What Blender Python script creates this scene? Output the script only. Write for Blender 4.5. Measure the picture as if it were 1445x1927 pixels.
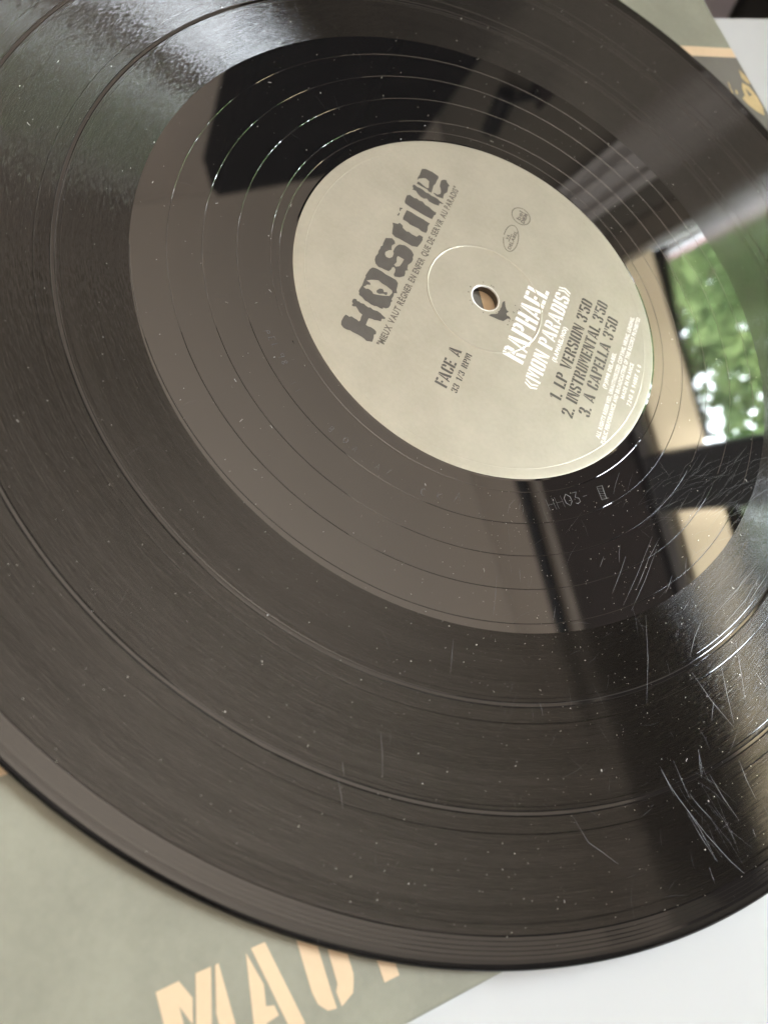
import bpy, bmesh, math, random
from mathutils import Vector, Matrix

random.seed(7)
sc = bpy.context.scene
col = sc.collection
for o in list(bpy.data.objects):
    bpy.data.objects.remove(o)

# ------------------------------------------------------------------ camera
cam_d = bpy.data.cameras.new('camera')
cam = bpy.data.objects.new('camera', cam_d)
col.objects.link(cam)
CX = Vector((0.79371864, 0.50280219, 0.34234586))
CY = Vector((-0.60543813, 0.70739657, 0.3647393))
CZ = Vector((-0.05878257, -0.49676961, 0.86588946))
CP = Vector((0.0, -0.15652341, 0.15483424))
cam.matrix_world = Matrix(((CX.x, CY.x, CZ.x, CP.x), (CX.y, CY.y, CZ.y, CP.y), (CX.z, CY.z, CZ.z, CP.z), (0, 0, 0, 1)))
cam_d.sensor_fit = 'VERTICAL'
cam_d.sensor_height = 36.0
cam_d.lens = 36.0 * 1572.33 / 1927.0
cam_d.clip_start = 0.01
cam_d.clip_end = 100.0
cam_d.dof.use_dof = True
cam_d.dof.focus_distance = 0.195
cam_d.dof.aperture_fstop = 15.0
sc.camera = cam

# ------------------------------------------------------------------ ambient light of the room, exposure
world = bpy.data.worlds.new('World')
sc.world = world
world.use_nodes = True
bg = world.node_tree.nodes['Background']
bg.inputs['Color'].default_value = (0.92, 0.97, 1.06, 1)
bg.inputs['Strength'].default_value = 0.6
sc.view_settings.view_transform = 'Standard'
sc.view_settings.look = 'None'
sc.view_settings.exposure = 0.55
sc.view_settings.gamma = 1.0
sc.cycles.use_denoising = True
sc.cycles.max_bounces = 8
sc.cycles.diffuse_bounces = 4
sc.cycles.glossy_bounces = 4
sc.cycles.transparent_max_bounces = 12
sc.cycles.caustics_reflective = False
sc.cycles.caustics_refractive = False
sc.cycles.sample_clamp_indirect = 6.0

# the room stands at an angle to the tilted table: h along the window wall, n towards it, v up
RH = Vector((0.81099243, -0.50676431, 0.2923717))
RV = Vector((-0.16199501, 0.28568986, 0.94453106))
RN = RV.cross(RH)
def rp(u, n, v):
    return RH * u + RN * n + RV * v
ROOM = Matrix(((RH.x, RN.x, RV.x, 0), (RH.y, RN.y, RV.y, 0), (RH.z, RN.z, RV.z, 0), (0, 0, 0, 1)))

def area_lamp(name, pos, target, sx, sy, power, color):
    d = bpy.data.lights.new(name, 'AREA')
    d.shape = 'RECTANGLE'
    d.size, d.size_y = sx, sy
    d.energy = power
    d.color = color
    o = bpy.data.objects.new(name, d)
    col.objects.link(o)
    o.location = pos
    o.rotation_euler = (target - pos).to_track_quat('-Z', 'Y').to_euler()
    return o
# daylight falling on the garden from above the house, and an added, unseen fill lamp brightening the ceiling from below
area_lamp('garden_daylight', rp(0.0, 1.3, 2.6), rp(-0.2, 3.6, 1.9), 1.6, 0.8, 260, (1.0, 0.95, 0.85))
area_lamp('ceiling_fill', rp(1.1, -1.1, 0.45), rp(1.0, -1.0, 2.0), 1.2, 1.2, 88, (1.0, 0.97, 0.94))

# ------------------------------------------------------------------ helpers
def link(name, me, mat=None, parent=None, kind=None):
    o = bpy.data.objects.new(name, me)
    col.objects.link(o)
    if mat is not None and me is not None and not me.materials:
        me.materials.append(mat)
    if parent is not None:
        o.parent = parent
    if kind:
        o['kind'] = kind
    return o

def tag(o, label, cat, group=None, kind=None):
    o['label'] = label
    o['category'] = cat
    if group:
        o['group'] = group
    if kind:
        o['kind'] = kind
    return o

def empty(name, loc=(0, 0, 0)):
    o = bpy.data.objects.new(name, None)
    o.empty_display_size = 0.02
    o.location = loc
    col.objects.link(o)
    return o

def mesh(name, vs, fs, smooth=False):
    me = bpy.data.meshes.new(name)
    me.from_pydata([tuple(v) for v in vs], [], fs)
    if smooth:
        me.polygons.foreach_set('use_smooth', [True] * len(fs))
    me.update()
    return me

def bevel_box(name, lo, hi, bev=0.002, seg=2, xf=None):
    bm = bmesh.new()
    bmesh.ops.create_cube(bm, size=1.0)
    for v in bm.verts:
        v.co = Vector([lo[i] + (v.co[i] + 0.5) * (hi[i] - lo[i]) for i in range(3)])
    if bev > 0:
        bmesh.ops.bevel(bm, geom=list(bm.edges), offset=bev, segments=seg, affect='EDGES', profile=0.5)
    if xf is not None:
        bm.transform(xf)
    me = bpy.data.meshes.new(name)
    bm.to_mesh(me)
    bm.free()
    return me

def rbox(name, u, n, v, bev=0.004):
    return bevel_box(name, (u[0], n[0], v[0]), (u[1], n[1], v[1]), bev, 2, ROOM)

def lathe(name, prof, segs=360, strips=True, xf=1.0):
    """surface of revolution about z; prof = [(r, z)...] in mm, smooth round the axis"""
    vs, fs = [], []
    def ring(r, z):
        b = len(vs)
        for i in range(segs):
            a = 2 * math.pi * i / segs
            vs.append((r * math.cos(a) / 1000, r * math.sin(a) / 1000, z / 1000))
        return b
    prev = None
    for k in range(len(prof) - 1):
        a = ring(*prof[k]) if (strips or prev is None) else prev
        b = ring(*prof[k + 1])
        prev = b
        for i in range(segs):
            j = (i + 1) % segs
            fs.append((a + i, b + i, b + j, a + j))
    return mesh(name, vs, fs, True)

# ------------------------------------------------------------------ materials
class NT:
    def __init__(self, name):
        self.m = bpy.data.materials.new(name)
        self.m.use_nodes = True
        self.t = self.m.node_tree
        self.b = self.t.nodes.get('Principled BSDF')
        self.out = self.t.nodes.get('Material Output')
    def n(self, kind, **k):
        x = self.t.nodes.new('ShaderNode' + kind)
        for a, b in k.items():
            setattr(x, a, b)
        return x
    def l(self, a, b):
        self.t.links.new(a, b)
    def math(self, op, a, b=None, c=None):
        x = self.n('Math', operation=op)
        for i, s in enumerate((a, b, c)):
            if s is None:
                continue
            if isinstance(s, (int, float)):
                x.inputs[i].default_value = s
            else:
                self.l(s, x.inputs[i])
        return x.outputs[0]
    def noise(self, vec, scale, detail=2.0, rough=0.5):
        x = self.n('TexNoise')
        x.inputs['Scale'].default_value = scale
        x.inputs['Detail'].default_value = detail
        x.inputs['Roughness'].default_value = rough
        if vec is not None:
            self.l(vec, x.inputs['Vector'])
        return x.outputs['Fac']
    def ramp(self, fac, stops):
        x = self.n('ValToRGB')
        e = x.color_ramp.elements
        while len(e) < len(stops):
            e.new(0.5)
        for el, (p, c) in zip(e, stops):
            el.position = p
            el.color = (c[0], c[1], c[2], 1) if isinstance(c, tuple) else (c, c, c, 1)
        self.l(fac, x.inputs[0])
        return x.outputs[0]
    def polar(self):
        tc = self.n('TexCoord')
        s = self.n('SeparateXYZ')
        self.l(tc.outputs['Object'], s.inputs[0])
        x = self.math('MULTIPLY', s.outputs[0], 1000.0)
        y = self.math('MULTIPLY', s.outputs[1], 1000.0)
        r = self.math('SQRT', self.math('ADD', self.math('MULTIPLY', x, x), self.math('MULTIPLY', y, y)))
        return r, self.math('DIVIDE', x, r), self.math('DIVIDE', y, r), tc.outputs['Object']
    def comb(self, r, c, s, fr, ft):
        x = self.n('CombineXYZ')
        self.l(self.math('MULTIPLY', r, fr), x.inputs[0])
        self.l(self.math('MULTIPLY', c, ft), x.inputs[1])
        self.l(self.math('MULTIPLY', s, ft), x.inputs[2])
        return x.outputs[0]
    def bump(self, height, dist, strength=1.0, normal=None):
        x = self.n('Bump')
        x.inputs['Strength'].default_value = strength
        x.inputs['Distance'].default_value = dist
        self.l(height, x.inputs['Height'])
        if normal is not None:
            self.l(normal, x.inputs['Normal'])
        return x.outputs[0]

def plain(name, c, rough=0.5, ior=1.45, spec=0.5, var=0.0, scale=40.0, bump=0.0, bscale=400.0):
    t = NT(name)
    t.b.inputs['Base Color'].default_value = (*c, 1)
    t.b.inputs['Roughness'].default_value = rough
    t.b.inputs['IOR'].default_value = ior
    t.b.inputs['Specular IOR Level'].default_value = spec
    tc = t.n('TexCoord')
    if var > 0:
        f = t.noise(tc.outputs['Object'], scale, 4, 0.6)
        a = tuple(max(0, x * (1 - var)) for x in c)
        b = tuple(min(1, x * (1 + var)) for x in c)
        t.l(t.ramp(f, [(0.3, a), (0.7, b)]), t.b.inputs['Base Color'])
    if bump > 0:
        t.l(t.bump(t.noise(tc.outputs['Object'], bscale, 3), bump), t.b.inputs['Normal'])
    return t.m

VIOR = 2.25
def make_wax(name='vinyl_smooth', rough=0.02, wav=2.0e-6, ior=None):
    t = NT(name)
    r, c, s, ob = t.polar()
    t.b.inputs['Base Color'].default_value = (0.006, 0.0058, 0.006, 1)
    t.b.inputs['IOR'].default_value = ior or VIOR
    f = t.noise(ob, 60.0, 3)
    t.l(t.ramp(f, [(0.3, rough), (0.75, rough * 1.6)]), t.b.inputs['Roughness'])
    hgt = t.noise(t.comb(r, c, s, 0.35, 3.0), 1.0, 2)
    t.l(t.bump(hgt, wav * 0.4), t.b.inputs['Normal'])
    return t.m

def make_groove(name, dash=1.0, seed=0.0):
    t = NT(name)
    r, c, s, ob = t.polar()
    rs = t.math('ADD', r, seed)
    fine = t.noise(t.comb(rs, c, s, 2.8, 13.0), 1.0, 3, 0.65)
    mid = t.noise(t.comb(rs, c, s, 0.9, 7.0), 1.0, 2, 0.5)
    broad = t.noise(t.comb(rs, c, s, 0.22, 0.8), 1.0, 2, 0.5)
    hgt = t.math('ADD', fine, t.math('MULTIPLY', mid, 0.8))
    ring = t.noise(t.comb(rs, c, s, 1.5, 1.2), 1.0, 3, 0.7)
    dots = t.noise(t.comb(rs, c, s, 3.2, 34.0), 1.0, 1, 0.5)
    wh = t.math('ADD', t.math('ADD', t.math('MULTIPLY', fine, 0.8), t.math('MULTIPLY', ring, 1.2)), t.math('MULTIPLY', dots, 1.7))
    # the lands between the grooves mirror the room
    land = t.b
    land.inputs['Base Color'].default_value = (0.005, 0.005, 0.005, 1)
    land.inputs['IOR'].default_value = 2.0
    land.inputs['Roughness'].default_value = 0.06
    t.l(t.bump(hgt, 1.2e-5 * dash), land.inputs['Normal'])
    # the two walls of the V grooves face inwards and outwards along the radius
    tg = t.n('Tangent', direction_type='RADIAL', axis='Z')
    geo = t.n('NewGeometry')
    walls = []
    for sgn in (-1.0, 1.0):
        rv = t.n('CombineXYZ')
        t.l(t.math('MULTIPLY', c, sgn * WALL_TILT), rv.inputs[0])
        t.l(t.math('MULTIPLY', s, sgn * WALL_TILT), rv.inputs[1])
        ad = t.n('VectorMath', operation='ADD')
        t.l(geo.outputs['Normal'], ad.inputs[0])
        t.l(rv.outputs[0], ad.inputs[1])
        nz = t.n('VectorMath', operation='NORMALIZE')
        t.l(ad.outputs[0], nz.inputs[0])
        nn = t.bump(wh, 1.1e-4 * dash, 1.0, nz.outputs[0])
        fr = t.n('Fresnel')
        fr.inputs['IOR'].default_value = VIOR
        t.l(nz.outputs[0], fr.inputs['Normal'])
        gl = t.n('BsdfAnisotropic')
        gl.inputs['Roughness'].default_value = 0.22
        gl.inputs['Anisotropy'].default_value = 0.88
        gl.inputs['Rotation'].default_value = GROT
        t.l(tg.outputs[0], gl.inputs['Tangent'])
        t.l(nn, gl.inputs['Normal'])
        cc = t.n('CombineColor')
        for i in range(3):
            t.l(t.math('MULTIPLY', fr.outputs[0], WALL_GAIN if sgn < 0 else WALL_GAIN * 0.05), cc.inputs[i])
        t.l(cc.outputs[0], gl.inputs['Color'])
        walls.append(gl)
    mw = t.n('MixShader')
    mw.inputs[0].default_value = 0.5
    t.l(walls[0].outputs[0], mw.inputs[1])
    t.l(walls[1].outputs[0], mw.inputs[2])
    mix = t.n('MixShader')
    w = t.ramp(t.math('ADD', t.math('MULTIPLY', broad, 0.35), t.math('ADD', t.math('MULTIPLY', fine, 0.30), t.math('MULTIPLY', ring, 0.35))), [(0.34, 0.62), (0.66, 0.92)])
    dt = t.n('VectorMath', operation='DOT_PRODUCT')
    t.l(geo.outputs['Normal'], dt.inputs[0])
    t.l(geo.outputs['Incoming'], dt.inputs[1])
    masked = t.ramp(dt.outputs['Value'], [(0.42, 0.42), (0.85, 1.0)])
    t.l(t.math('MULTIPLY', w, masked), mix.inputs[0])
    t.l(land.outputs[0], mix.inputs[1])
    t.l(mw.outputs[0], mix.inputs[2])
    t.l(mix.outputs[0], t.out.inputs['Surface'])
    return t.m
WALL_TILT = 0.92
WALL_GAIN = 1.25
GROT = 0.0

def make_label_paper():
    t = NT('label_paper')
    r, c, s, ob = t.polar()
    f = t.noise(ob, 70.0, 4, 0.6)
    g = t.noise(ob, 900.0, 2, 0.6)
    mixf = t.math('ADD', t.math('MULTIPLY', f, 0.75), t.math('MULTIPLY', g, 0.25))
    base = t.ramp(mixf, [(0.30, (0.405, 0.378, 0.303)), (0.70, (0.495, 0.463, 0.378))])
    t.l(base, t.b.inputs['Base Color'])
    t.b.inputs['Roughness'].default_value = 0.40
    t.b.inputs['Metallic'].default_value = 0.45
    t.b.inputs['IOR'].default_value = 1.6
    t.l(t.bump(g, 6e-6), t.b.inputs['Normal'])
    return t.m

def make_card(name, c, var=0.08):
    t = NT(name)
    tc = t.n('TexCoord')
    f = t.noise(tc.outputs['Object'], 35.0, 5, 0.62)
    g = t.noise(tc.outputs['Object'], 700.0, 2, 0.5)
    m = t.math('ADD', t.math('MULTIPLY', f, 0.8), t.math('MULTIPLY', g, 0.2))
    t.l(t.ramp(m, [(0.35, tuple(x * (1 - var) for x in c)), (0.65, tuple(x * (1 + var) for x in c))]), t.b.inputs['Base Color'])
    t.b.inputs['Roughness'].default_value = 0.45
    t.b.inputs['IOR'].default_value = 1.5
    t.l(t.bump(g, 1.2e-5), t.b.inputs['Normal'])
    return t.m

M = {}
M['wax'] = make_wax()
M['rim'] = make_wax('vinyl_rim', 0.07, 4e-6, 1.6)
M['gap'] = make_wax('vinyl_track_gap', 0.05, 3e-6, 1.8)
M['lead_in'] = make_wax('vinyl_lead_in', 0.04, 3e-6, 1.72)
M['groove_a'] = make_groove('vinyl_grooves_outer', 1.0, 0.0)
M['groove_b'] = make_groove('vinyl_grooves_middle', 1.1, 40.0)
M['groove_c'] = make_groove('vinyl_grooves_inner', 0.8, 90.0)
M['paper'] = make_label_paper()
M['ink'] = plain('dark_ink', (0.075, 0.069, 0.062), 0.30, 1.75, 0.5, 0.15, 300)
M['ink_thin'] = plain('thin_ink', (0.13, 0.115, 0.095), 0.42, 1.55, 0.5, 0.2, 300)
M['ink_white'] = plain('white_ink', (0.86, 0.84, 0.79), 0.40)
M['torn'] = plain('torn_paper', (0.80, 0.79, 0.74), 0.8)
M['card'] = make_card('sleeve_grey_green', (0.225, 0.228, 0.180), 0.13)
M['card_dark'] = make_card('sleeve_dark_print', (0.125, 0.12, 0.105), 0.12)
M['card_orange'] = make_card('sleeve_orange_print', (0.60, 0.455, 0.30), 0.06)
M['card_edge'] = make_card('sleeve_card_edge', (0.70, 0.66, 0.52), 0.05)
M['gold'] = make_card('sleeve_gold_print', (0.43, 0.335, 0.17), 0.3)
M['table'] = plain('white_laminate', (0.50, 0.52, 0.53), 0.22, 1.5, 0.5, 0.01, 8, 2e-6, 900)
M['scratch'] = plain('scratched_vinyl', (0.075, 0.076, 0.085), 0.35, 2.0)
M['scratch_faint'] = plain('faint_scratch', (0.020, 0.022, 0.028), 0.30, 2.0)
M['dust'] = plain('dust_fibre', (0.55, 0.54, 0.50), 0.9)
SKY = 42.0
LOGO = {
    'H': [(-26.8, 29.0), (-26.8, 28.3), (-26.9, 28.1), (-26.4, 27.6), (-26.5, 27.0), (-26.5, 26.1), (-26.7, 25.6), (-26.2, 25.4), (-25.2, 25.6), (-24.4, 25.6), (-24.2, 26.5), (-23.7, 27.1), (-23.2, 27.8), (-23.5, 28.2), (-23.6, 28.7), (-23.2, 28.8), (-22.8, 28.7), (-22.6, 29.1), (-21.9, 29.2), (-21.4, 29.0), (-21.2, 28.5), (-21.6, 28.1), (-21.4, 27.6), (-21.6, 27.2), (-21.3, 26.4), (-21.5, 25.8), (-21.6, 25.1), (-21.3, 24.7), (-21.5, 23.8), (-21.2, 22.8), (-21.3, 21.9), (-21.5, 21.5), (-21.8, 20.4), (-22.2, 20.4), (-22.6, 21.1), (-23.4, 21.0), (-23.6, 21.7), (-24.0, 22.5), (-24.1, 23.2), (-24.4, 23.9), (-26.5, 23.8), (-26.6, 23.2), (-26.4, 22.5), (-26.5, 21.5), (-26.8, 20.9), (-27.5, 20.7), (-27.9, 21.1), (-28.8, 20.8), (-30.0, 20.7), (-30.2, 21.2), (-30.6, 22.0), (-30.3, 22.7), (-30.2, 23.5), (-30.2, 24.5), (-30.3, 25.7), (-30.2, 26.4), (-30.5, 27.2), (-30.5, 28.1), (-30.0, 28.9), (-29.1, 29.2), (-27.7, 29.2)],
    'O': [(-10.1, 28.6), (-9.8, 27.9), (-9.7, 27.4), (-9.7, 26.1), (-9.9, 25.0), (-9.8, 23.7), (-9.8, 23.0), (-9.8, 22.2), (-10.4, 21.4), (-11.4, 21.2), (-12.5, 21.0), (-13.3, 20.5), (-13.8, 21.2), (-14.7, 21.0), (-15.9, 21.1), (-16.2, 20.7), (-16.8, 20.9), (-17.6, 20.7), (-18.6, 20.8), (-19.2, 21.3), (-19.4, 22.0), (-19.8, 21.9), (-20.0, 22.4), (-20.0, 23.4), (-20.3, 24.1), (-20.4, 24.9), (-20.2, 25.8), (-20.3, 26.5), (-19.8, 27.5), (-19.7, 28.2), (-19.5, 28.6), (-19.2, 28.5), (-18.7, 28.9), (-17.7, 28.9), (-16.6, 28.8), (-15.7, 28.9), (-14.7, 29.0), (-13.8, 29.0), (-13.4, 29.2), (-12.1, 29.1), (-11.0, 29.0)],
    'Oh': [(-14.6, 28.4), (-13.8, 27.6), (-13.2, 26.8), (-12.7, 25.9), (-13.0, 24.8), (-13.0, 23.6), (-13.2, 22.7), (-13.4, 21.9), (-14.0, 21.6), (-15.3, 21.9), (-16.1, 23.1), (-16.8, 24.5), (-17.2, 25.5), (-16.7, 26.2), (-16.6, 27.1), (-17.0, 27.7), (-16.8, 28.4), (-16.2, 28.0), (-15.7, 27.9), (-15.2, 27.1), (-14.7, 27.4), (-14.7, 28.0)],
    'Od': [(-14.8, 24.8), (-14.4, 24.1), (-14.7, 23.7), (-15.1, 23.5), (-14.6, 22.8), (-15.1, 22.5), (-15.6, 22.7), (-15.6, 23.4), (-16.3, 24.3), (-16.3, 25.0), (-15.8, 25.2)],
    'S': [(0.5, 29.1), (1.5, 27.7), (1.1, 26.8), (0.4, 26.4), (-0.6, 26.9), (-1.5, 26.7), (-2.0, 26.4), (-2.5, 27.0), (-3.6, 27.6), (-4.4, 27.4), (-4.9, 26.8), (-4.7, 26.0), (-3.9, 25.5), (-2.7, 25.6), (-2.1, 26.0), (-0.9, 26.0), (0.1, 25.8), (0.9, 25.4), (1.6, 24.1), (1.5, 23.1), (1.2, 22.0), (0.3, 21.0), (-0.6, 21.0), (-1.1, 20.7), (-2.2, 20.7), (-3.6, 21.2), (-4.9, 20.9), (-5.0, 20.5), (-5.7, 21.2), (-6.4, 20.9), (-7.4, 20.8), (-8.5, 21.7), (-9.1, 22.9), (-8.6, 23.3), (-7.7, 23.3), (-6.9, 23.5), (-6.5, 24.0), (-6.9, 24.4), (-7.7, 24.4), (-8.5, 24.7), (-8.7, 25.5), (-8.8, 26.6), (-9.0, 27.4), (-8.5, 28.4), (-7.6, 29.0), (-6.5, 29.2), (-5.3, 29.0), (-4.4, 29.2), (-3.5, 29.1), (-2.8, 29.2), (-2.2, 28.9), (-1.4, 29.1), (-0.2, 29.1)],
    'Sh': [(-2.7, 24.4), (-2.6, 22.7), (-3.8, 22.7), (-5.3, 22.9), (-6.1, 23.7), (-5.8, 24.3), (-4.7, 24.0), (-3.4, 24.5)],
    't': [(6.2, 29.4), (6.7, 28.1), (7.4, 27.8), (7.1, 26.8), (6.4, 26.5), (6.0, 25.3), (6.3, 24.7), (6.1, 23.9), (6.2, 22.4), (7.2, 22.0), (7.3, 21.0), (6.1, 20.7), (4.9, 20.8), (3.3, 21.1), (2.6, 22.4), (2.6, 24.5), (2.6, 25.9), (2.4, 27.2), (2.8, 28.2), (4.1, 28.6), (5.3, 28.9)],
    'i': [(12.5, 27.7), (12.6, 27.2), (12.7, 26.3), (12.6, 24.7), (12.7, 22.8), (12.6, 22.0), (12.6, 20.9), (11.4, 21.1), (10.1, 20.7), (9.0, 20.7), (8.7, 21.9), (9.0, 22.9), (8.8, 24.5), (8.7, 25.4), (9.0, 26.1), (9.0, 27.5), (10.0, 27.7), (11.8, 27.7)],
    'i2': [(12.1, 29.5), (12.4, 28.8), (12.0, 28.9), (11.6, 29.1), (11.0, 29.0), (11.0, 29.2), (11.6, 29.5)],
    'i3': [(10.4, 29.1), (10.2, 28.9), (9.7, 28.8), (9.2, 29.0), (9.3, 29.3), (9.7, 29.2)],
    'l': [(17.2, 29.4), (17.8, 28.8), (17.7, 28.0), (17.6, 27.4), (18.0, 26.8), (17.8, 26.1), (18.1, 25.1), (17.5, 24.0), (17.6, 23.1), (17.3, 22.2), (17.1, 21.5), (17.2, 20.7), (16.3, 20.6), (15.9, 20.9), (14.3, 20.9), (14.2, 21.7), (14.1, 22.9), (14.1, 25.3), (14.1, 27.4), (14.3, 28.9), (14.9, 29.2), (16.5, 29.4)],
    'e1': [(21.7, 29.3), (21.9, 28.7), (21.7, 28.2), (21.9, 27.3), (21.9, 26.4), (21.6, 25.5), (21.8, 24.6), (21.6, 23.7), (21.8, 22.9), (21.8, 21.9), (21.5, 21.3), (21.4, 20.1), (21.1, 20.2), (20.8, 21.0), (19.8, 20.9), (19.4, 22.2), (19.3, 23.6), (19.8, 24.5), (19.2, 25.2), (19.2, 26.1), (19.6, 27.1), (20.2, 27.9), (20.1, 28.5), (19.9, 28.9), (20.6, 28.8), (20.9, 29.2)],
    'e2': [(28.4, 29.2), (29.2, 28.3), (29.5, 26.4), (29.3, 24.4), (28.6, 24.2), (27.4, 24.3), (26.2, 24.2), (25.4, 24.5), (23.9, 24.3), (22.6, 24.1), (22.4, 24.9), (22.8, 25.5), (22.7, 26.5), (22.7, 27.6), (22.7, 28.6), (23.5, 28.6), (23.7, 28.2), (23.4, 27.0), (23.2, 25.9), (23.5, 25.3), (24.7, 25.7), (25.8, 26.0), (26.1, 27.0), (25.8, 27.7), (25.2, 28.2), (24.7, 28.7), (23.9, 28.9), (24.9, 29.1), (26.0, 29.0)],
    'e3': [(28.5, 23.3), (29.2, 22.8), (29.6, 22.1), (29.0, 21.7), (28.3, 20.6), (27.8, 20.9), (26.5, 20.6), (25.7, 20.5), (24.7, 21.0), (23.7, 20.9), (22.9, 20.7), (22.6, 21.7), (22.4, 22.5), (22.8, 23.7), (23.1, 23.4), (23.1, 22.5), (23.9, 21.9), (24.9, 22.1), (25.7, 22.5), (26.3, 23.0), (27.5, 23.2)],
    'blob': [(2.2, -4.7), (2.4, -5.0), (1.1, -5.5), (-0.0, -6.3), (0.0, -6.9), (-1.0, -6.5), (-1.5, -6.8), (-1.4, -7.5), (-1.9, -8.1), (-2.3, -7.3), (-3.8, -6.5), (-4.2, -5.2), (-4.3, -4.3), (-4.6, -2.5), (-3.9, -2.8), (-2.7, -4.3), (-1.7, -4.5), (0.1, -4.7), (1.7, -4.5)],
}
SCRATCHES = [[(66.9, -27.8), (67.6, -39.9), (67.7, -48.9)], [(68.7, -26.4), (69.0, -41.5)], [(69.2, -30.0), (70.0, -48.8)], [(63.1, -37.5), (64.1, -48.1)], [(58.3, -41.4), (58.7, -44.3)], [(52.2, -18.3), (53.4, -24.7)], [(73.6, -47.3), (82.2, -65.9)], [(60.2, -81.4), (62.2, -83.4)], [(37.6, -81.8), (40.8, -88.6)], [(68.6, -34.8), (68.9, -42.9)], [(77.0, -26.4), (78.6, -31.0)], [(86.8, -38.4), (87.5, -49.1)], [(95.2, -45.2), (103.4, -56.1)], [(97.1, -37.9), (104.0, -48.9)], [(104.4, -41.0), (108.4, -42.6)], [(89.4, -52.1), (96.4, -55.0), (103.8, -57.0)], [(91.0, -76.8), (96.0, -79.9)], [(97.5, -67.2), (100.6, -72.5)], [(96.9, -54.6), (98.1, -59.2)], [(33.4, -43.9), (33.0, -46.1), (33.6, -48.4)], [(34.9, -43.7), (35.5, -45.5)], [(35.8, -44.0), (36.7, -46.1)], [(38.7, -63.2), (42.4, -71.6)], [(96.8, -16.3), (92.6, -35.2)], [(94.5, -15.9), (89.2, -35.1)], [(93.4, -19.0), (92.4, -25.6)], [(21.8, -52.6), (21.9, -54.9)], [(42.4, -58.2), (44.0, -60.8)], [(60.6, -35.7), (62.3, -40.0)], [(53.6, -60.3), (54.7, -63.8)], [(98.4, -14.9), (96.5, -25.2)], [(82.0, -36.7), (81.6, -39.7)], [(75.5, -33.4), (75.8, -38.8)], [(76.9, -97.2), (82.3, -99.7), (85.8, -99.6), (90.0, -99.6)], [(90.5, -76.3), (93.6, -78.2), (97.3, -79.8), (106.0, -82.6), (113.4, -84.2), (121.2, -84.9)], [(99.3, -77.4), (106.0, -78.9)], [(97.4, -67.3), (100.4, -71.6)], [(99.7, -105.3), (102.7, -106.6)], [(111.4, -90.4), (109.0, -88.2)], [(115.9, -74.8), (117.2, -76.0)], [(92.9, -73.2), (99.6, -78.2)], [(101.9, -70.5), (112.2, -75.2)], [(107.6, -63.1), (114.4, -68.4)], [(98.1, -79.9), (109.4, -85.5)], [(100.1, -81.2), (110.4, -86.1)], [(34.6, -106.9), (39.5, -114.0)], [(31.3, -115.8), (33.0, -117.8)], [(6.7, -147.0), (7.5, -147.6)], [(43.1, -142.3), (44.4, -143.4)], [(32.3, -118.9), (35.9, -122.7)]]

# ================================================================== THE SETTING (seen mostly mirrored in the record)
M['ceiling'] = plain('ceiling_paint', (0.68, 0.60, 0.51), 0.9, var=0.03, scale=1.5)
M['wall'] = plain('wall_paint_olive', (0.20, 0.18, 0.147), 0.85, var=0.06, scale=3)
M['wall_lit'] = plain('wall_lit_tone', (0.48, 0.42, 0.355), 0.9, var=0.03, scale=2)  # paler copy of the wall tone, light on its top put into the colour
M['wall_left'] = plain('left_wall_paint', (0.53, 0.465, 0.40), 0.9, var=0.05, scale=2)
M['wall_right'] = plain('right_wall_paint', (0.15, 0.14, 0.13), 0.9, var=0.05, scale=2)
M['added_back_wall'] = plain('back_wall_dimmed', (0.05, 0.045, 0.042), 0.9)  # near black, dimness behind the camera put into the colour
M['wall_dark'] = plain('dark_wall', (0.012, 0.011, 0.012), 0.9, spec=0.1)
M['dado'] = plain('purple_grey_panel', (0.70, 0.66, 0.74), 0.7, var=0.05, scale=6)
M['lintel'] = plain('dark_brown_wood', (0.032, 0.022, 0.021), 0.5, var=0.2, scale=9)
M['frame'] = plain('window_frame_dark', (0.030, 0.032, 0.040), 0.4, var=0.15, scale=12)
M['frame_grey'] = plain('window_frame_grey', (0.20, 0.19, 0.185), 0.5)
M['jamb'] = plain('jamb_brown', (0.17, 0.145, 0.115), 0.5, var=0.1, scale=12)
M['white_post'] = plain('white_plastic', (0.85, 0.86, 0.88), 0.4)
M['red'] = plain('red_brown_paint', (0.30, 0.13, 0.11), 0.6)
M['black'] = plain('black_matt', (0.006, 0.006, 0.007), 0.6)
M['floor'] = plain('dark_floor', (0.12, 0.10, 0.09), 0.5, var=0.15, scale=5)
M['curtain'] = plain('pale_curtain', (0.55, 0.53, 0.52), 0.8, var=0.04, scale=6)

CEIL = 2.02
WALL = 0.90
o = link('ceiling', rbox('ceiling', (-0.92, 2.6), (-1.8, 1.02), (CEIL, CEIL + 0.06), 0.0), M['ceiling'], kind='structure')
o = link('floor', bevel_box('floor', (-2.5, -3.0, -0.80), (3.2, 1.6, -0.745), 0.0), M['floor'], kind='structure')

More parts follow.
